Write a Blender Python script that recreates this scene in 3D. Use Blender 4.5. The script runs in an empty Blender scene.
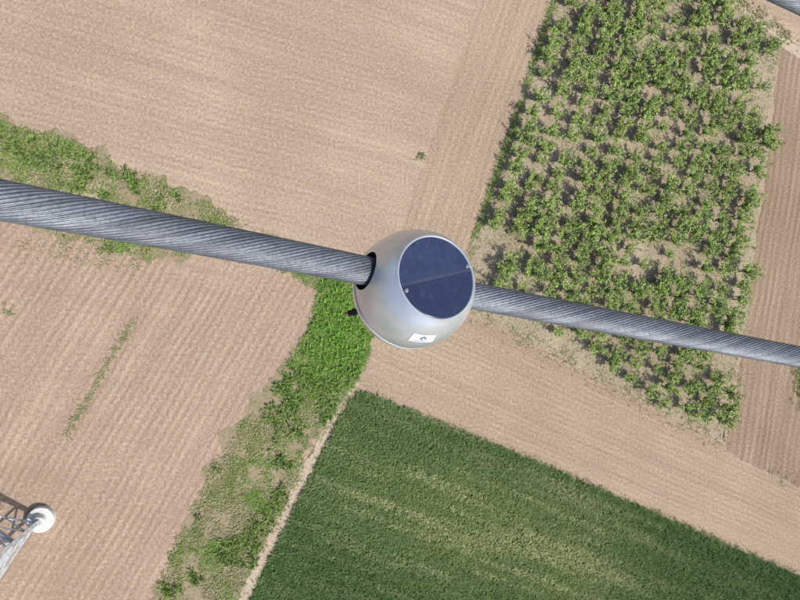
import bpy, bmesh, math, random
import numpy as np
from mathutils import Vector, Matrix
random.seed(7); rng=np.random.default_rng(11)
sc=bpy.context.scene
sc.view_settings.view_transform='Standard'; sc.view_settings.look='None'; sc.view_settings.exposure=0
H=45.0; F=630.0; T=math.radians(15)
Rv=Vector((math.cos(T),0,math.sin(T))); Uv=Vector((0,1,0)); Fv=Vector((math.sin(T),0,-math.cos(T)))
CAM=Vector((0,0,H))
def vec(v): return Rv*v[0]+Uv*v[1]-Fv*v[2]
def P(px,py,d): return CAM+(Fv+Rv*((px-400)/F)+Uv*((300-py)/F))*d
def G(px,py):
    r=Fv+Rv*((px-400)/F)+Uv*((300-py)/F); s=H/-r.z
    return (r.x*s,r.y*s)
def GL(l): return [G(*p) for p in l]
cd=bpy.data.cameras.new("camera"); cam=bpy.data.objects.new("camera",cd); sc.collection.objects.link(cam)
M=Matrix((( Rv.x,Uv.x,-Fv.x,0),(Rv.y,Uv.y,-Fv.y,0),(Rv.z,Uv.z,-Fv.z,H),(0,0,0,1)))
cam.matrix_world=M; cd.sensor_width=36; cd.lens=36*F/800; cd.clip_start=0.05; cd.clip_end=12000; sc.camera=cam
# ---------- light
EL=math.radians(54); sh=Vector((-0.70,0.714,0)).normalized()
ld=Vector((sh.x*math.cos(EL),sh.y*math.cos(EL),-math.sin(EL)))
su=bpy.data.lights.new("sun","SUN"); su.energy=4.2; su.angle=math.radians(0.55); su.color=(1,.96,.90)
so=bpy.data.objects.new("sun",su); sc.collection.objects.link(so); so.rotation_euler=ld.to_track_quat('-Z','Y').to_euler(); so.location=(40,-40,90)
w=bpy.data.worlds.new("World"); sc.world=w; w.use_nodes=True
nt=w.node_tree; bg=nt.nodes["Background"]; sky=nt.nodes.new("ShaderNodeTexSky"); sky.sky_type='NISHITA'; sky.sun_disc=False
sky.sun_elevation=EL; sky.sun_rotation=math.atan2(-ld.x,-ld.y); sky.dust_density=2.5
nt.links.new(sky.outputs[0],bg.inputs[0]); bg.inputs[1].default_value=0.15
# ---------- node helpers
class N:
    dim='3D'
    def __init__(s,name):
        s.m=bpy.data.materials.new(name); s.m.use_nodes=True; s.t=s.m.node_tree; s.b=s.t.nodes["Principled BSDF"]
    def n(s,typ,**k):
        x=s.t.nodes.new("ShaderNode"+typ)
        for a,b in k.items(): setattr(x,a,b)
        return x
    def l(s,a,b): s.t.links.new(a,b)
    def coord(s,kind='Object'): return s.n('TexCoord').outputs[kind]
    def mapping(s,src,rot=0,scale=(1,1,1),loc=(0,0,0)):
        x=s.n('Mapping'); s.l(src,x.inputs[0]); x.inputs['Rotation'].default_value=(0,0,rot); x.inputs['Scale'].default_value=scale; x.inputs['Location'].default_value=loc; return x.outputs[0]
    def noise(s,src,scale,detail=4,rough=.55,dist=0):
        x=s.n('TexNoise'); x.noise_dimensions=s.dim; s.l(src,x.inputs['Vector']); x.inputs['Scale'].default_value=scale; x.inputs['Detail'].default_value=detail; x.inputs['Roughness'].default_value=rough; x.inputs['Distortion'].default_value=dist; return x.outputs[0]
    def mr(s,src,a,b,c=0,d=1):
        x=s.n('MapRange'); s.l(src,x.inputs[0])
        for i,v in enumerate((a,b,c,d)): x.inputs[i+1].default_value=v
        return x.outputs[0]
    def math(s,op,a,b=None):
        x=s.n('Math',operation=op)
        for i,v in enumerate((a,b)):
            if v is None: continue
            if isinstance(v,(int,float)): x.inputs[i].default_value=v
            else: s.l(v,x.inputs[i])
        return x.outputs[0]
    def mix(s,f,a,b,mode='MIX'):
        x=s.n('Mix',data_type='RGBA',blend_type=mode)
        for i,v in ((0,f),(6,a),(7,b)):
            if isinstance(v,(int,float)): x.inputs[i].default_value=v
            elif isinstance(v,tuple): x.inputs[i].default_value=(*v,1)
            else: s.l(v,x.inputs[i])
        return x.outputs[2]
    def bump(s,h,dist,strength=1):
        x=s.n('Bump'); s.l(h,x.inputs['Height']); x.inputs['Distance'].default_value=dist; x.inputs['Strength'].default_value=strength; s.l(x.outputs[0],s.b.inputs['Normal']); s.bo=x.outputs[0]
    def fin(s,col,rough=.9,spec=.2):
        if isinstance(col,tuple): s.b.inputs['Base Color'].default_value=(*col,1)
        else: s.l(col,s.b.inputs['Base Color'])
        s.b.inputs['Roughness'].default_value=rough; s.b.inputs['Specular IOR Level'].default_value=spec
        return s.m
    def diffuse(s,col):
        d=s.n('BsdfDiffuse'); s.l(col,d.inputs[0]); d.inputs[1].default_value=0
        if hasattr(s,'bo'): s.l(s.bo,d.inputs['Normal'])
        s.l(d.outputs[0],s.t.nodes['Material Output'].inputs[0]); s.t.nodes.remove(s.b); return s.m
def ang(p,q):
    a=G(*p); b=G(*q); return math.atan2(b[1]-a[1],b[0]-a[0])
def soil(name,c1,c2,cd_,a,spacing,furrow=.5,streak=.5,bd=.07,weed=None,second=None):
    m=N(name); m.dim='2D'; co=m.coord()
    r=m.n('VectorRotate',rotation_type='Z_AXIS'); m.l(co,r.inputs['Vector']); r.inputs['Angle'].default_value=-a
    rv=r.outputs[0]
    wob=m.noise(m.mapping(rv,scale=(.09,.16,1)),1,1)
    sep=m.n('SeparateXYZ'); m.l(rv,sep.inputs[0])
    ph=m.math('ADD',m.math('MULTIPLY',sep.outputs[1],2*math.pi/spacing),m.math('MULTIPLY',wob,10.0))
    wv=m.math('SINE',ph); wv=m.mr(wv,-1,1)
    brk=m.mr(m.noise(m.mapping(rv,scale=(.16,.45,1)),1,3,.75),.34,.62,.12,1)
    wv=m.math('MULTIPLY',wv,brk)
    big=m.mr(m.noise(co,.08,4,.65),.38,.6)
    st=m.mr(m.noise(m.mapping(rv,scale=(.035,1.0,1)),1,4,.68),.36,.65)
    cl=m.noise(co,5.5,4,.78)
    c=m.mix(big,c1,c2)
    c=m.mix(m.math('MULTIPLY',st,streak),c,cd_)
    c=m.mix(m.math('MULTIPLY',m.mr(wv,.1,1,1,0),furrow*.5),c,tuple(v*.88 for v in cd_))
    c=m.mix(m.math('MULTIPLY',m.mr(cl,.50,.68),.55),c,tuple(v*.6 for v in cd_))
    c=m.mix(m.math('MULTIPLY',m.mr(cl,.46,.32),.5),c,tuple(min(1,v*1.3) for v in c2))
    if second is not None:
        r2=m.n('VectorRotate',rotation_type='Z_AXIS'); m.l(co,r2.inputs['Vector']); r2.inputs['Angle'].default_value=-second
        s3=m.mr(m.noise(m.mapping(r2.outputs[0],scale=(.05,1.5,1)),1,3,.6),.5,.68); c=m.mix(m.math('MULTIPLY',s3,.4),c,cd_)
    if weed:
        wn=m.math('MULTIPLY',m.mr(m.noise(co,.5,4,.7),.45,.65),m.mr(cl,.42,.6))
        c=m.mix(m.math('MULTIPLY',wn,weed),c,(.17,.2,.09))
    h=m.math('ADD',m.math('MULTIPLY',wv,furrow*1.1),m.math('MULTIPLY',cl,.9))
    m.bump(h,bd)
    return m.diffuse(c)
A_DIR=ang((0,30),(400,150)); A2=ang((470,240),(550,0)); DD=ang((65,435),(135,320)); FD=ang((450,370),(730,495)); HD=ang((745,330),(768,180))
m_A=soil("ploughed_soil",(.40,.305,.222),(.475,.365,.272),(.325,.242,.175),A_DIR,.44,.42,.55,.055)
m_A2=soil("headland_soil",(.39,.295,.212),(.45,.34,.25),(.315,.232,.165),A2,.55,.42,.55,.06)
m_D=soil("tilled_soil",(.40,.295,.215),(.475,.355,.265),(.32,.23,.168),DD,.50,.55,.55,.06,second=A_DIR)
m_F=soil("field_soil",(.385,.29,.205),(.45,.34,.248),(.30,.217,.155),FD,.42,.6,.5,.06)
m_H=soil("brown_soil",(.32,.232,.162),(.39,.29,.208),(.24,.172,.12),HD,.65,.75,.5)
m_G=soil("orchard_soil",(.37,.30,.215),(.44,.365,.27),(.27,.215,.145),A2,1.2,.1,.4,.08,weed=.6)
m_P=soil("path_soil",(.43,.355,.27),(.49,.41,.315),(.35,.275,.2),FD,.8,.1,.4,.03)
def greenground(name,cols,a,sx=.5,soilmix=0):
    m=N(name); m.dim='2D'; co=m.coord()
    r=m.n('VectorRotate',rotation_type='Z_AXIS'); m.l(co,r.inputs['Vector']); r.inputs['Angle'].default_value=-a
    n1=m.mr(m.noise(m.mapping(r.outputs[0],scale=(sx,1,1)),.7,4,.65),.38,.62); n2=m.noise(co,6,4,.75); n3=m.mr(m.noise(co,.16,3),.4,.6)
    c=m.mix(n1,cols[0],cols[1]); c=m.mix(m.math('MULTIPLY',n3,.6),c,cols[2]); c=m.mix(m.mr(n2,.5,.68,0,.75),c,cols[3])
    if soilmix: c=m.mix(m.mr(m.noise(co,1.1,5,.75),.42,.54,0,soilmix),c,(.36,.28,.195))
    m.bump(n2,.1); return m.diffuse(c)
m_grass=greenground("grass_ground",((.2,.21,.09),(.28,.27,.14),(.33,.28,.18),(.13,.13,.06)),DD,.5,.9)
m_crop=greenground("crop_ground",((.13,.17,.06),(.18,.21,.085),(.2,.22,.1),(.08,.1,.04)),FD,.3)
m=N("distant_fields"); co=m.coord(); v=m.n('TexVoronoi'); m.l(co,v.inputs['Vector']); v.inputs['Scale'].default_value=.009
cr=m.n('ValToRGB'); s=m.n('SeparateColor'); m.l(v.outputs['Color'],s.inputs[0]); m.l(s.outputs[0],cr.inputs[0])
e=cr.color_ramp; e.interpolation='CONSTANT'; e.elements[0].color=(.38,.29,.21,1); e.elements[1].position=.8; e.elements[1].color=(.16,.19,.07,1)
for p,c in ((.3,(.07,.13,.04,1)),(.45,(.44,.34,.25,1)),(.65,(.33,.25,.17,1))): x=e.elements.new(p); x.color=c
nz=m.noise(co,.4,8,.7); c=m.mix(m.mr(nz,.4,.65,0,.4),cr.outputs[0],(.2,.16,.09)); m_far=m.fin(c,.95,.1)
# ---------- ground sheets
def mesh_obj(name,verts,faces,mat,parent=None,smooth=False):
    me=bpy.data.meshes.new(name); me.from_pydata([tuple(v) for v in verts],[],faces); me.update()
    if mat: me.materials.append(mat)
    if smooth:
        for p in me.polygons: p.use_smooth=True
    o=bpy.data.objects.new(name,me); sc.collection.objects.link(o)
    if parent: o.parent=parent
    return o
def jag(pts,step=.35,amp=.14,sd=0):
    r=random.Random(sd); out=[]; n=len(pts); off=0
    for i in range(n):
        a=Vector(pts[i]); b=Vector(pts[(i+1)%n]); L=(b-a).length; k=max(1,int(min(L/step,260))); pr=Vector((-(b-a).y,(b-a).x)).normalized()
        for j in range(k):
            off=off*.75+r.uniform(-1,1)*amp
            q=a+(b-a)*(j/k)+pr*off*(1 if j else .3); out.append((q.x,q.y))
    return out
def sheet(name,px,z,mat,amp=.14,sd=0):
    pts=jag(GL(px),amp=amp,sd=sd); return mesh_obj(name,[(x,y,z) for x,y in pts],[list(range(len(pts)))[::1]],mat)
g=mesh_obj("ground",[(-5000,-5000,0),(5000,-5000,0),(5000,5000,0),(-5000,5000,0)],[(0,1,2,3)],m_far)
pA=[(-800,1250),(1400,1250),(1400,-800),(-800,-800)]
pA2=[(640,-400),(556,0),(522,110),(470,245),(470,320),(400,320),(395,250),(440,120),(478,0),(560,-400)]
pD=[(-800,-150),(0,195),(150,240),(330,290),(360,340),(330,420),(170,640),(-150,1250),(-800,1250)]
pF=[(352,345),(400,325),(470,312),(725,445),(800,485),(1400,760),(1400,900),(800,582),(352,396)]
pH=[(782,40),(765,180),(744,330),(727,450),(800,487),(1400,765),(1400,-800),(1000,-60),(900,130),(800,56)]
pG=[(600,-130),(552,0),(515,115),(468,250),(470,312),(545,350),(640,402),(725,443),(742,330),(763,175),(780,38),(735,2),(640,-90)]
pB=[(-800,-215),(0,112),(60,136),(130,166),(200,198),(262,232),(335,270),(368,292),(374,335),(364,372),(348,400),(322,440),(300,482),(268,545),(243,600),(60,980),(-60,980),(150,600),(188,512),(222,446),(270,385),(304,335),(318,292),(262,262),(205,250),(150,262),(105,256),(60,238),(0,205),(-800,-130)]
pPath=[(362,382),(352,394),(300,490),(250,600),(70,980),(57,980),(239,600),(290,490),(342,398),(350,384)]
pE=[(360,390),(450,427),(560,472),(680,524),(800,577),(1400,850),(1400,1250),(-70,1250),(60,985),(249,600),(300,497),(345,408)]
pR=[(560,-165),(700,-32),(742,4),(800,50),(900,128),(1000,200),(1000,209),(900,137),(800,58),(740,11),(698,-26),(556,-156)]
pS=[(48,184),(60,178),(80,176),(100,183),(112,192),(100,200),(80,200),(58,194)]
sheet("ploughed_field",pA,.004,m_A,0); sheet("field_headland",pA2,.008,m_A2,.16,1); sheet("tilled_field",pD,.012,m_D,.15,2)
sheet("fallow_field",pF,.016,m_F,.12,3); sheet("brown_field",pH,.020,m_H,.12,4); sheet("orchard_ground",pG,.024,m_G,.2,5)
sheet("grass_verge",pB,.028,m_grass,.5,6); sheet("field_path",pPath,.032,m_P,.1,7); sheet("farm_track",pR,.036,m_P,.18,8)
sheet("crop_field_soil",pE,.040,m_crop,.12,9); sheet("sand_patch",pS,.032,m_P,.3,10)
# ---------- scatter
_lat=rng.random((256,256))
def vn(x,y,s,o=0):
    x=x*s+37.3+o*17.7; y=y*s+91.1+o*5.3; xi=np.floor(x).astype(int); yi=np.floor(y).astype(int); fx=x-xi; fy=y-yi; fx=fx*fx*(3-2*fx); fy=fy*fy*(3-2*fy)
    f=lambda a,b:_lat[(a)%256,(b)%256]
    return (f(xi,yi)*(1-fx)+f(xi+1,yi)*fx)*(1-fy)+(f(xi,yi+1)*(1-fx)+f(xi+1,yi+1)*fx)*fy
def fb(x,y,s,o=0): return .5*vn(x,y,s,o)+.3*vn(x,y,s*2.1,o+1)+.2*vn(x,y,s*4.3,o+2)
def inside(x,y,poly):
    r=np.zeros(len(x),bool); n=len(poly)
    for i in range(n):
        x1,y1=poly[i]; x2,y2=poly[(i+1)%n]
        if y1==y2: continue
        c=((y1>y)!=(y2>y))&(x<(x2-x1)*(y-y1)/(y2-y1)+x1); r^=c
    return r
def edist(x,y,poly):
    d=np.full(len(x),1e9); n=len(poly)
    for i in range(n):
        x1,y1=poly[i]; x2,y2=poly[(i+1)%n]; dx=x2-x1; dy=y2-y1; t=np.clip(((x-x1)*dx+(y-y1)*dy)/(dx*dx+dy*dy),0,1); d=np.minimum(d,np.hypot(x-x1-t*dx,y-y1-t*dy))
    return d
def samp(px,dens,margin=(-120,-100,930,720)):
    P_=np.array(GL(px)); b=np.array(GL([(margin[0],margin[1]),(margin[2],margin[1]),(margin[2],margin[3]),(margin[0],margin[3])]))
    lo=np.maximum(P_.min(0),b.min(0)); hi=np.minimum(P_.max(0),b.max(0)); n=int((hi-lo).prod()*dens)
    x=rng.uniform(lo[0],hi[0],n); y=rng.uniform(lo[1],hi[1],n); k=inside(x,y,[tuple(p) for p in P_]); return x[k],y[k]
m=N("leaf"); a=m.n('Attribute',attribute_name='col'); m_leaf=m.diffuse(a.outputs['Color'])
def tufts(name,x,y,col,nb=5,length=.28,width=.05,lean=(.5,1.2),z=.02,mat=m_leaf):
    n=len(x); X=np.repeat(x,nb); Y=np.repeat(y,nb); C=np.repeat(col,nb,0); k=len(X)
    az=rng.uniform(0,2*np.pi,k); le=rng.uniform(*lean,k); L=length*rng.uniform(.5,1.25,k)
    dx=np.cos(az)*np.sin(le)*L; dy=np.sin(az)*np.sin(le)*L; dz=np.cos(le)*L
    sx=-np.sin(az)*width*.5*rng.uniform(.6,1.4,k); sy=np.cos(az)*width*.5
    bx=X+rng.normal(0,.03,k); by=Y+rng.normal(0,.03,k)
    V=np.empty((k,4,3)); V[:,0]=np.stack([bx-dx*.1,by-dy*.1,np.full(k,z)],1)
    V[:,1]=np.stack([bx+dx*.5+sx,by+dy*.5+sy,z+dz*.62],1); V[:,2]=np.stack([bx+dx,by+dy,z+dz],1); V[:,3]=np.stack([bx+dx*.5-sx,by+dy*.5-sy,z+dz*.62],1)
    me=bpy.data.meshes.new(name); me.vertices.add(4*k); me.vertices.foreach_set('co',V.ravel()); me.loops.add(4*k); me.loops.foreach_set('vertex_index',np.arange(4*k,dtype=np.int32))
    me.polygons.add(k); me.polygons.foreach_set('loop_start',np.arange(0,4*k,4,dtype=np.int32)); me.update(calc_edges=True)
    ca=me.color_attributes.new('col','FLOAT_COLOR','POINT'); cc=np.ones((k,4,4)); cc[:,:,:3]=(C*rng.uniform(.75,1.25,(k,1)))[:,None,:]; ca.data.foreach_set('color',cc.ravel())
    me.materials.append(mat); o=bpy.data.objects.new(name,me); sc.collection.objects.link(o); return o
def lerp(a,b,t): t=np.clip(t,0,1)[:,None]; return np.array(a)*(1-t)+np.array(b)*t
def mix3(a,b,t): t=np.clip(t,0,1)[:,None]; return a*(1-t)+b*t
gB=GL(pB)
x,y=samp(pB,95); d=fb(x,y,.55,3); ed=edist(x,y,gB); c0_=G(342,330); top=np.exp(-(((x-c0_[0])/3.6)**2+((y-c0_[1])/4.6)**2))
tl=G(30,145); tlm=np.exp(-(((x-tl[0])/6)**2+((y-tl[1])/2.2)**2))
k=rng.random(len(x))<np.clip(((d-.38)*3.6+.25+top+.4*tlm)*np.clip((ed+.15+1.6*(fb(x,y,1.1,77)-.5))/1.1,0,1),0.02,1); x,y,d,top,tlm=x[k],y[k],d[k],top[k],tlm[k]
d2=fb(x,y,.8,9); c=mix3(lerp((.37,.34,.2),(.22,.27,.09),(d2-.3)*2.6+.5*tlm),np.tile((.17,.30,.06),(len(x),1)),top*1.3+np.clip((fb(x,y,.35,50)-.55)*3,0,.7))
tufts("verge_grass",x,y,c,4,.24,.05,(.6,1.35))
x,y=samp(pB,8); d=fb(x,y,.6,21); top=np.exp(-(((x-c0_[0])/3.3)**2+((y-c0_[1])/4.3)**2)); tlm=np.exp(-(((x-tl[0])/6)**2+((y-tl[1])/2)**2)); ed=edist(x,y,gB); k=(d+.45*top+.14*tlm>.57)&(ed>.35); x,y,top=x[k],y[k],top[k]
tufts("verge_weeds",x,y,mix3(lerp((.12,.18,.05),(.18,.26,.07),rng.random(len(x))),np.tile((.18,.34,.06),(len(x),1)),top),14,.42,.09,(.4,1.35))
# crop
x,y=samp(pE,80,(-60,-100,900,680)); ca,sa=math.cos(FD),math.sin(FD); u=x*ca+y*sa; v_=-x*sa+y*ca
row=np.round(v_/.2)*.2; v2=row+rng.normal(0,.045,len(x)); x=u*ca-v2*sa; y=u*sa+v2*ca
gap=.55*vn(u*.07,row*1.9,1,5)+.45*vn(u*.25,row*4.1,1,6)
ctr=np.array(G(500,535)); reg=np.clip(1.35*np.exp(-(((u-(ctr[0]*ca+ctr[1]*sa))/14)**2+((v_-(-ctr[0]*sa+ctr[1]*ca))/5.2)**2)),0,1)
dry=np.clip((gap-.5)*6,0,1)*np.clip(reg+.12,0,1)
k=rng.random(len(x))<np.clip(1.12-.5*dry,.1,1)
x,y,gap,reg,dry=x[k],y[k],gap[k],reg[k],dry[k]
lightm=np.clip(reg*.8+.45*(fb(x,y,.25,8)-.35),0,1)
cc_=mix3(lerp((.095,.17,.06),(.215,.28,.105),lightm),np.tile((.42,.43,.21),(len(x),1)),dry*.85*(rng.random(len(x))<.8))
tufts("wheat_crop",x,y,cc_,4,.33,.055,(.55,1.25),z=.05)
x,y=samp(pG,24); d=fb(x,y,.5,31); k=rng.random(len(x))<np.clip((d-.42)*3.5,.05,.9); x,y=x[k],y[k]
tufts("orchard_weeds",x,y,lerp((.36,.31,.18),(.2,.25,.09),rng.random(len(x))),4,.16,.045,(.7,1.4))
def line_weeds(name,pts,width,dens,cols,length=.25,nb=5,thr=.35):
    g_=[Vector(p) for p in GL(pts)]; xs=[];ys=[]
    for a,b in zip(g_,g_[1:]):
        n=int((b-a).length*dens); t=rng.random(n); xs.append(a.x+(b.x-a.x)*t); ys.append(a.y+(b.y-a.y)*t)
    x=np.concatenate(xs)+rng.normal(0,width,sum(map(len,xs))); y=np.concatenate(ys)+rng.normal(0,width,len(x)); k=fb(x,y,.7,len(name))>thr; x,y=x[k],y[k]
    return tufts(name,x,y,lerp(cols[0],cols[1],rng.random(len(x))),nb,length,.05,(.6,1.3))
gr=((.17,.24,.07),(.24,.31,.1))
line_weeds("orchard_edge_grass",[(590,-110),(554,0),(517,115),(474,240)],.17,42,gr,.2,4,.25)
line_weeds("field_edge_weeds",[(136,318),(110,360),(85,405),(64,437)],.14,34,((.25,.27,.12),(.3,.3,.15)),.16,3,.34)
line_weeds("field_border_weeds",[(-30,325),(2,315),(12,308)],.25,24,((.2,.25,.09),(.25,.29,.12)),.2,4)
line_weeds("crop_edge_weeds",[(380,397),(560,470),(800,574),(950,640)],.1,16,((.36,.33,.19),(.28,.29,.13)),.2,3,.45)
line_weeds("roadside_grass",[(700,-35),(738,0),(782,30),(792,42)],.35,30,((.26,.28,.12),(.31,.3,.16)),.22)
line_weeds("orchard_end_grass",[(470,316),(545,350),(640,402),(722,442),(732,400),(745,300)],.5,16,((.36,.33,.2),(.27,.29,.13)),.2,3)
line_weeds("hedge_grass",[(801,368),(804,405)],.5,80,gr,.3)
line_weeds("track_grass",[(810,492),(790,482),(770,470)],.35,16,((.26,.28,.14),(.33,.3,.18)),.2,3)
line_weeds("verge_edge_weeds",[(20,240),(60,248),(110,262),(155,262)],.4,22,((.26,.28,.13),(.33,.31,.18)),.18,3,.4)
xs=[];ys=[]
for (a,b,n,s_) in ((420,156,10,.14),(506,232,6,.1),(60,182,6,.3),(640,551,40,.3),(48,159,120,.3)):
    q=G(a,b); xs.append(rng.normal(q[0],s_,n)); ys.append(rng.normal(q[1],s_,n))
x=np.concatenate(xs); y=np.concatenate(ys); tufts("field_weeds",x,y,lerp((.09,.15,.05),(.16,.21,.07),rng.random(len(x))),5,.24,.06,(.5,1.3))
# ---------- fruit trees
m_bark=N("bark"); m_bark=m_bark.fin((.16,.12,.085))
def tube(vs,fs,a,b,ra,rb,k=5):
    d=(b-a).normalized(); e1=d.orthogonal().normalized(); e2=d.cross(e1); i0=len(vs)
    for c,r in ((a,ra),(b,rb)):
        for j in range(k): t=2*math.pi*j/k; vs.append(c+(e1*math.cos(t)+e2*math.sin(t))*r)
    for j in range(k): fs.append((i0+j,i0+(j+1)%k,i0+k+(j+1)%k,i0+k+j))
def make_tree(i):
    r=random.Random(100+i); vs=[];fs=[]; leaves=[]
    hgt=r.uniform(.4,.6); top=Vector((r.uniform(-.06,.06),r.uniform(-.06,.06),hgt)); tube(vs,fs,Vector((0,0,-.05)),top,.055,.04,7)
    nl=r.randint(6,9); ph=r.random()*6
    for j in range(nl):
        az=ph+j*2*math.pi/nl+r.uniform(-.4,.4); out=r.uniform(.3,1.0); up=r.uniform(.5,1.3)
        a=top.copy(); L=4; pts=[a]
        for q in range(1,L+1):
            f=q/L; pts.append(top+Vector((math.cos(az)*out*f**.8,math.sin(az)*out*f**.8,up*f))+Vector([r.uniform(-.06,.06) for _ in range(3)]))
        for q in range(L): tube(vs,fs,pts[q],pts[q+1],.028*(1-q/L)+.008,.028*(1-(q+1)/L)+.006,4)
        for q in range(1,L+1):
            for tw in range(3):
                d=Vector((r.gauss(0,1),r.gauss(0,1),r.gauss(.3,.7))).normalized()*r.uniform(.12,.38); p0=pts[q-1].lerp(pts[q],r.random()); tube(vs,fs,p0,p0+d,.008,.003,3)
                sh_=r.uniform(.75,1.3)
                for _ in range(r.randint(8,13)):
                    p=p0+d*r.uniform(.15,1.1)+Vector([r.gauss(0,.05) for _ in range(3)]); leaves.append((p,sh_))
    nb=len(fs); cols=[(.13,.095,.065)]*len(vs)
    for p,s_ in leaves:
        n=Vector((r.gauss(0,1),r.gauss(0,1),r.gauss(1.6,.7))).normalized(); e1=n.orthogonal().normalized(); e1=Matrix.Rotation(r.random()*6.28,3,n)@e1; e2=n.cross(e1); l=r.uniform(.055,.095); w_=l*.45; i0=len(vs)
        vs+= [p-e1*l,p+e2*w_,p+e1*l,p-e2*w_]; fs.append((i0,i0+1,i0+2,i0+3)); t=r.random(); k_=s_*r.uniform(.8,1.2)
        c=tuple(k_*(a*(1-t)+b*t) for a,b in zip((.19,.28,.075),(.33,.42,.135))); cols+=[c]*4
    me=bpy.data.meshes.new("fruit_tree_mesh"); me.from_pydata([tuple(v) for v in vs],[],fs); me.materials.append(m_leaf); me.materials.append(m_bark)
    me.polygons.foreach_set('material_index',[1]*nb+[0]*(len(fs)-nb)); ca=me.color_attributes.new('col','FLOAT_COLOR','POINT'); ca.data.foreach_set('color',np.array([(*c,1) for c in cols]).ravel()); return me
tms=[make_tree(i) for i in range(9)]
orch=bpy.data.objects.new("orchard_trees",None); sc.collection.objects.link(orch)
gp=[tuple(p) for p in GL([(600,-120),(564,0),(526,112),(488,222),(490,296),(550,343),(640,394),(716,432),(733,330),(755,175),(772,42),(728,2),(640,-80)])]
o0=Vector(G(520,112)); ud=Vector((math.cos(A2),math.sin(A2))); pd=Vector((ud.y,-ud.x)); cnt=0
for i in range(-6,24):
    for j in range(-38,32):
        q=o0+pd*(i*1.9+.7)+ud*(j*1.18+(i%2)*.5)+Vector((random.gauss(0,.12),random.gauss(0,.2)))
        if not inside(np.array([q.x]),np.array([q.y]),gp)[0]: continue
        dn=float(fb(np.array([q.x]),np.array([q.y]),.22,40)[0])
        if random.random()<.05 or dn<.27: continue
        o=bpy.data.objects.new("fruit_tree",random.choice(tms)); sc.collection.objects.link(o); o.parent=orch
        s_=random.uniform(.68,1.06)*(0.75+.65*dn); o.location=(q.x,q.y,.02); o.scale=(s_,s_,s_*random.uniform(.9,1.15)); o.rotation_euler=(0,0,random.random()*6.28); cnt+=1
print("trees",cnt)
# ---------- transmission tower
m=N("galvanised_steel"); m_steel=m.fin(m.mix(m.mr(m.noise(m.coord(),3,4),.4,.6),(.42,.44,.46),(.58,.6,.62)),.5,.5); m.b.inputs['Metallic'].default_value=.3
m=N("concrete"); m_conc=m.fin(m.mix(m.mr(m.noise(m.coord(),4,6),.4,.65),(.66,.65,.62),(.48,.47,.44)),.9,.2)
tw=bpy.data.objects.new("transmission_tower",None); sc.collection.objects.link(tw)
fb0=Vector((*G(42,518),0)); tc=Vector((*G(-42,548),0)); hd=(fb0-tc); rad=hd.length; dirs=[Matrix.Rotation(math.radians(90*i),3,'Z')@hd.normalized() for i in range(4)]
HT=36
def lp(i,h):
    f=h/HT; s_=rad*(1-f/.62)+ .95*(f/.62) if f<.62 else .95
    return tc+dirs[i%4]*s_+Vector((0,0,h))
vs=[];fs=[]
def beam(a,b,w_):
    d=(b-a).normalized(); e1=d.cross(Vector((0,0,1))); e1=e1.normalized() if e1.length>.05 else Vector((1,0,0)); e2=d.cross(e1); t=w_*.12
    prof=[(0,0),(w_,0),(w_,t),(t,t),(t,w_),(0,w_)]; i0=len(vs)
    for c in (a,b):
        for u,v in prof: vs.append(c+e1*(u-w_/2)+e2*(v-w_/2))
    for j in range(6): fs.append((i0+j,i0+(j+1)%6,i0+6+(j+1)%6,i0+6+j))
    fs.append(tuple(i0+j for j in range(5,-1,-1))); fs.append(tuple(i0+6+j for j in range(6)))
lv=[.7,3.4,6.4,9.4,12.2,15,17.6,20,22.2,24.4,26.2,28,29.8,31.6,33.4,35]
for i in range(4):
    for a,b in zip(lv,lv[1:]):
        beam(lp(i,a),lp(i,b),.24 if a<20 else .14)
        A,B,C,D=lp(i,a),lp(i+1,a),lp(i,b),lp(i+1,b); beam(A,D,.13); beam(B,C,.13); beam(C,D,.13)
        if a<14:
            beam(A.lerp(C,.5),A.lerp(D,.27),.09); beam(B.lerp(D,.5),B.lerp(C,.27),.09); beam(A.lerp(C,.5),C.lerp(B,.25),.09); beam(B.lerp(D,.5),D.lerp(A,.25),.09)
            beam(A.lerp(C,.25),A.lerp(D,.14),.07); beam(B.lerp(D,.25),B.lerp(C,.14),.07)
    if i<2:
        for h in (3.4,9.4,15): beam(lp(i,h),lp(i+2,h),.09)
adir=Vector((.2,.98,0)).normalized()
for h,L in ((24.4,6),(29.8,5),(35,3.6)):
    for sgn in (1,-1):
        tip=tc+adir*sgn*L+Vector((0,0,h+.3))
        for i in range(4):
            if (lp(i,h)-tc).dot(adir)*sgn>0: beam(lp(i,h),tip,.12); beam(lp(i,h-1.8),tip,.12)
top=tc+Vector((0,0,37.5))
for i in range(4): beam(lp(i,35),top,.1)
mesh_obj("lattice",vs,fs,m_steel,tw)
for i in range(4):
    p=tc+dirs[i]*(rad); bm=bmesh.new()
    bmesh.ops.create_cone(bm,cap_ends=True,segments=40,radius1=.82,radius2=.80,depth=.5,matrix=Matrix.Translation((p.x,p.y,.2)))
    bmesh.ops.create_cone(bm,cap_ends=True,segments=32,radius1=.42,radius2=.32,depth=.4,matrix=Matrix.Translation((p.x,p.y,.652)))
    me=bpy.data.meshes.new("footing"); bm.to_mesh(me); bm.free(); me.materials.append(m_conc); o=bpy.data.objects.new("footing_%d"%(i+1),me); sc.collection.objects.link(o); o.parent=tw
    bv=o.modifiers.new("b","BEVEL"); bv.width=.03; bv.segments=2
    vs=[];fs=[]; beam(p+Vector((0,0,.8)),lp(i,.75)+Vector((0,0,.3)),.3); mesh_obj("stub_%d"%(i+1),vs,fs,m_steel,tw)
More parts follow.
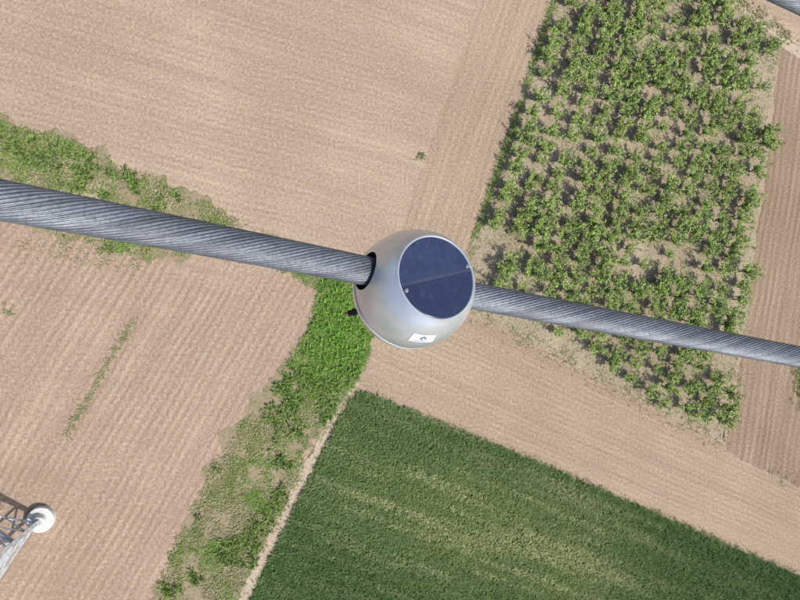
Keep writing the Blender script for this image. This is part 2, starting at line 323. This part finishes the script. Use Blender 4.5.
# ---------- conductor cable
def catmull(pts,n):
    out=[]
    for i in range(1,len(pts)-2):
        p0,p1,p2,p3=pts[i-1:i+3]
        for j in range(n):
            t=j/n; out.append(.5*((2*p1)+(-p0+p2)*t+(2*p0-5*p1+4*p2-p3)*t*t+(-p0+3*p1-3*p2+p3)*t**3))
    out.append(pts[-2]); return out
m=N("aluminium_strand"); co=m.coord(); n1=m.mr(m.noise(co,9,4,.7),.35,.7); n2=m.mr(m.noise(co,200,3,.7),.45,.62)
c=m.mix(n1,(.22,.24,.275),(.14,.155,.185)); c=m.mix(m.math('MULTIPLY',n2,.5),c,(.06,.062,.07))
at=m.n('Attribute',attribute_name='strand'); c=m.mix(m.math('MULTIPLY',at.outputs['Fac'],.6),c,(.045,.05,.062))
m_al=m.fin(c,.5,.45); m.b.inputs['Metallic'].default_value=.45
def cable(name,path,rad_,ns=28,lay=.36,sub=6,hand=1):
    L=[0]
    for a,b in zip(path,path[1:]): L.append(L[-1]+(b-a).length)
    tot=L[-1]; n=int(min(1300,tot/.012)); pts=[]; j=0; ss=[]
    for i in range(n+1):
        s_=tot*i/n
        while j<len(L)-2 and L[j+1]<s_: j+=1
        f=(s_-L[j])/(L[j+1]-L[j]); pts.append(path[j].lerp(path[j+1],f)); ss.append(s_)
    K=ns*sub; V=np.empty((n+1,K,3)); th=np.arange(K)*2*np.pi/K
    rr=rad_*(0.905+.095*np.sqrt(np.clip(1-(np.abs(((th*ns/(2*np.pi))%1)-.5)*2)**2*.98,0,1)))
    up=Vector((0,0,1))
    for i,p in enumerate(pts):
        t=(pts[min(i+1,n)]-pts[max(i-1,0)]).normalized(); e1=t.cross(up).normalized(); e2=e1.cross(t); a=th+hand*2*np.pi*ss[i]/lay
        V[i]=np.array(p)+rr[:,None]*(np.cos(a)[:,None]*np.array(e1)+np.sin(a)[:,None]*np.array(e2))
    idx=np.arange((n+1)*K).reshape(n+1,K); a=idx[:-1]; b=np.roll(a,-1,1); d=idx[1:]; e_=np.roll(d,-1,1); Q=np.stack([a,b,e_,d],-1).reshape(-1,4)
    me=bpy.data.meshes.new(name); me.vertices.add(V.size//3); me.vertices.foreach_set('co',V.ravel()); me.loops.add(Q.size); me.loops.foreach_set('vertex_index',Q.ravel().astype(np.int32)); me.polygons.add(len(Q)); me.polygons.foreach_set('loop_start',np.arange(0,Q.size,4,dtype=np.int32)); me.update(calc_edges=True)
    sv=rng.random(ns)**1.6; sid=(np.arange(K)//sub); at_=me.attributes.new('strand','FLOAT','POINT'); at_.data.foreach_set('value',np.tile(sv[sid],n+1).astype(np.float32))
    me.materials.append(m_al)
    o=bpy.data.objects.new(name,me); sc.collection.objects.link(o); return o
CR=.0245
c0=P(0,200,.733); c1=P(180,234,.875); c2=P(372,272,1.045); c25=P(425,284,1.09); c3=P(485,298,1.135); c4=P(800,357,1.43)
dl=(c0-c1).normalized(); dr=(c4-c3).normalized(); drf=Vector((dr.x,dr.y,dr.z)).normalized()
left=[c0+dl*k-Vector((0,0,.02*k*k)) for k in (2.2,1.5,.8,.3)]
right=[c4+drf*k for k in (.7,1.5,3,6,12)]
cable("conductor_cable",catmull(left+[c0,c1,c2,c25,c3,c4]+right,14),CR)
q=P(799,0,1.3); cable("conductor_cable",catmull([q+drf*k for k in (-3,-2,-1,0,1,2,4,8,12)],10),CR)
# ---------- line monitor device
dev=bpy.data.objects.new("line_monitoring_sensor",None); sc.collection.objects.link(dev)
C=P(412.5,289.5,1.09); av=vec((.44,.215,.872)).normalized(); dn_=vec((0,-1,0)); e1=(dn_-av*dn_.dot(av)).normalized(); e2=av.cross(e1)
DM=Matrix(((e1.x,e2.x,av.x,C.x),(e1.y,e2.y,av.y,C.y),(e1.z,e2.z,av.z,C.z),(0,0,0,1))); dev.matrix_world=DM; DI=DM.inverted()
m=N("silver_shell"); co=m.coord(); c=m.mix(m.mr(m.noise(co,30,5,.6),.4,.65),(.66,.69,.74),(.60,.63,.68)); c=m.mix(m.mr(m.noise(co,120,5,.7),.58,.72,0,.22),c,(.4,.38,.36)); m_sil=m.fin(c,.3,.5); m.b.inputs['Metallic'].default_value=.6; m.bump(m.noise(co,700,2),.0002,.3)
m_dark=N("black_rubber").fin((.012,.012,.014),.6,.3)
m_white=N("white_label").fin((.74,.76,.8),.5,.4); m_blue=N("blue_print").fin((.05,.10,.25),.5,.4); m_yel=N("brass_cap").fin((.12,.095,.04),.6,.3)
mm=N("bolt_steel"); m_bolt=mm.fin((.5,.5,.5),.35,.5); mm.b.inputs['Metallic'].default_value=.9
R=.1015; bt=.122; bb=.106; HP=.087
def rad_at(h): return R*math.sqrt(max(0,1-(h/(bt if h>0 else bb))**2))
prof=[(.0672,HP-.0014),(.0689,HP+.0004),(.0707,HP+.0002),(.0718,HP-.0018)]
for i in range(1,28): h=(HP-.0045)*(1-i/27)+(-.014)*(i/27); prof.append((rad_at(h)+.0,h))
prof+=[(R*.984-.004,-.0150),(R*.984-.004,-.0185),(rad_at(-.02)+.0012,-.0190)]
for i in range(1,24): t=i/24; a=math.asin(.02/bb)+(math.pi/2-math.asin(.02/bb))*t; prof.append((R*math.cos(a)+.0012*(1-t),-bb*math.sin(a)))
def revolve(name,prof,mat,seg=128,cap0=True,cap1=True):
    vs=[];fs=[]
    for r,h in prof:
        for j in range(seg): t=2*math.pi*j/seg; vs.append((r*math.cos(t),r*math.sin(t),h))
    for i in range(len(prof)-1):
        for j in range(seg): k=(j+1)%seg; fs.append((i*seg+j,(i+1)*seg+j,(i+1)*seg+k,i*seg+k))
    if cap0: fs.append(tuple(range(seg)))
    if cap1: fs.append(tuple(reversed(range((len(prof)-1)*seg,len(prof)*seg))))
    o=mesh_obj(name,vs,fs,mat,dev,True); return o
body=revolve("shell",prof,m_sil); body.data.materials.append(m_dark)
bm=bmesh.new(); bm.from_mesh(body.data); bmesh.ops.recalc_face_normals(bm,faces=bm.faces); bm.to_mesh(body.data); bm.free()
def cutter(a,b,r0,r1):
    a=DI@a; b=DI@b; d=(b-a); bm=bmesh.new(); L=d.length
    bmesh.ops.create_cone(bm,cap_ends=True,segments=64,radius1=r0,radius2=r1,depth=L,matrix=Matrix.Translation((a+b)/2)@d.to_track_quat('Z','Y').to_matrix().to_4x4())
    me=bpy.data.meshes.new("c"); bm.to_mesh(me); bm.free(); me.materials.append(m_sil); me.materials.append(m_dark)
    for p in me.polygons: p.material_index=1; 
    o=bpy.data.objects.new("c",me); sc.collection.objects.link(o); o.parent=dev; return o
cts=[cutter(c25+(c2-c25).normalized()*.02,c25+(c2-c25).normalized()*.2,.0325,.0335),cutter(c25+(c3-c25).normalized()*.03,c25+(c3-c25).normalized()*.2,.031,.031)]
bpy.context.view_layer.update()
for c_ in cts:
    md=body.modifiers.new("bool","BOOLEAN"); md.operation='DIFFERENCE'; md.object=c_; md.solver='EXACT'; md.material_mode='INDEX'
dg=bpy.context.evaluated_depsgraph_get(); nm=bpy.data.meshes.new_from_object(body.evaluated_get(dg)); body.modifiers.clear(); body.data=nm
for c_ in cts: bpy.data.objects.remove(c_)
try: nm.set_sharp_from_angle(angle=math.radians(35))
except Exception as e_: print(e_)
# solar panel
m=N("solar_cells"); co=m.coord()
def rot(m,co,a): r=m.n('VectorRotate',rotation_type='Z_AXIS'); m.l(co,r.inputs['Vector']); r.inputs['Angle'].default_value=a; s_=m.n('SeparateXYZ'); m.l(r.outputs[0],s_.inputs[0]); return s_
s_=rot(m,co,math.radians(-12))
def lines(src,per,wd,off=.5): 
    f=m.math('FRACT',m.math('MULTIPLY',m.math('ADD',src,off),1/per)); return m.math('LESS_THAN',f,wd/per)
fing=lines(s_.outputs[1],.0030,.0006); bus=lines(s_.outputs[0],.0175,.0006)
dash=m.math('MULTIPLY',lines(s_.outputs[1],.0030,.0011),m.math('LESS_THAN',m.math('ABSOLUTE',s_.outputs[0]),.0022))
shade_half=m.math('GREATER_THAN',s_.outputs[0],.0024)
c=m.mix(m.mr(m.noise(co,40,3),.4,.6),(.020,.030,.075),(.026,.038,.09)); c=m.mix(m.math('MULTIPLY',shade_half,.55),c,(.006,.012,.045)); c=m.mix(m.math('MULTIPLY',fing,.2),c,(.10,.12,.18)); c=m.mix(m.math('MULTIPLY',bus,.15),c,(.10,.11,.15)); c=m.mix(m.math('MULTIPLY',dash,.3),c,(.2,.17,.15))
c=m.mix(m.mr(m.noise(co,90,5,.7),.55,.75,0,.12),c,(.3,.27,.24))
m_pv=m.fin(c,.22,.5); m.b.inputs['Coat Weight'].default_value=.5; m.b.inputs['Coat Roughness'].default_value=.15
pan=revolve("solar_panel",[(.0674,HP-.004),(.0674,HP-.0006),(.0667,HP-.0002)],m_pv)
for p in pan.data.polygons: p.use_smooth=False
for (bx,by) in ((405,291),(468,266)):
    d=DI@P(bx,by,1.02)-DI@CAM; o_=DI@CAM; t=(HP-o_.z)/d.z; p=o_+d*t; p=Vector((p.x,p.y,0)).normalized()*.0625; bm=bmesh.new()
    bmesh.ops.create_cone(bm,cap_ends=True,segments=20,radius1=.0038,radius2=.0034,depth=.0012,matrix=Matrix.Translation((p.x,p.y,HP+.0006)))
    bmesh.ops.create_cone(bm,cap_ends=True,segments=6,radius1=.0025,radius2=.0023,depth=.002,matrix=Matrix.Translation((p.x,p.y,HP+.0020)))
    me=bpy.data.meshes.new("bolt"); bm.to_mesh(me); bm.free(); me.materials.append(m_bolt); o=bpy.data.objects.new("bolt",me); sc.collection.objects.link(o); o.parent=dev
def patch(name,phi,h,wd,ht,rotn,mat,off,nx=12,ny=8):
    vs=[];fs=[]
    for j in range(ny+1):
        for i in range(nx+1):
            u=(i/nx-.5)*wd; v=(j/ny-.5)*ht; uu=u*math.cos(rotn)-v*math.sin(rotn); vv=u*math.sin(rotn)+v*math.cos(rotn)
            hh=h+vv*.92; r=rad_at(hh)+off; a=phi+uu/R; vs.append((r*math.cos(a),r*math.sin(a),hh))
    for j in range(ny):
        for i in range(nx): k=j*(nx+1)+i; fs.append((k,k+1,k+nx+2,k+nx+1))
    return mesh_obj(name,vs,fs,mat,dev,True)
PH=-.16; LH=.045
patch("label",PH,LH,.044,.025,.12,m_white,.0007)
patch("label_mark_1",PH,LH+.002,.010,.010,.9,m_blue,.0011,4,4); patch("label_mark_2",PH,LH+.002,.005,.005,.9,m_white,.0015,3,3)
patch("label_mark_3",PH,LH-.0075,.026,.0013,.12,m_blue,.0011,6,1)
def rod(name,a,b,r0,r1,mat):
    vs=[];fs=[]; tube(vs,fs,DI@a,DI@b,r0,r1,16); fs.append(tuple(range(15,-1,-1))); fs.append(tuple(range(16,32))); return mesh_obj(name,vs,fs,mat,dev)
a=P(372,308,1.13); b=P(348.5,313.5,1.13); c_=P(345,314.6,1.13)
rod("probe_stem",a,b,.0055,.0055,m_dark); rod("probe_collar",P(355,311.7,1.13),P(353,312.2,1.13),.0075,.0075,m_dark); rod("probe_cap",b,c_,.0042,.0036,m_yel)
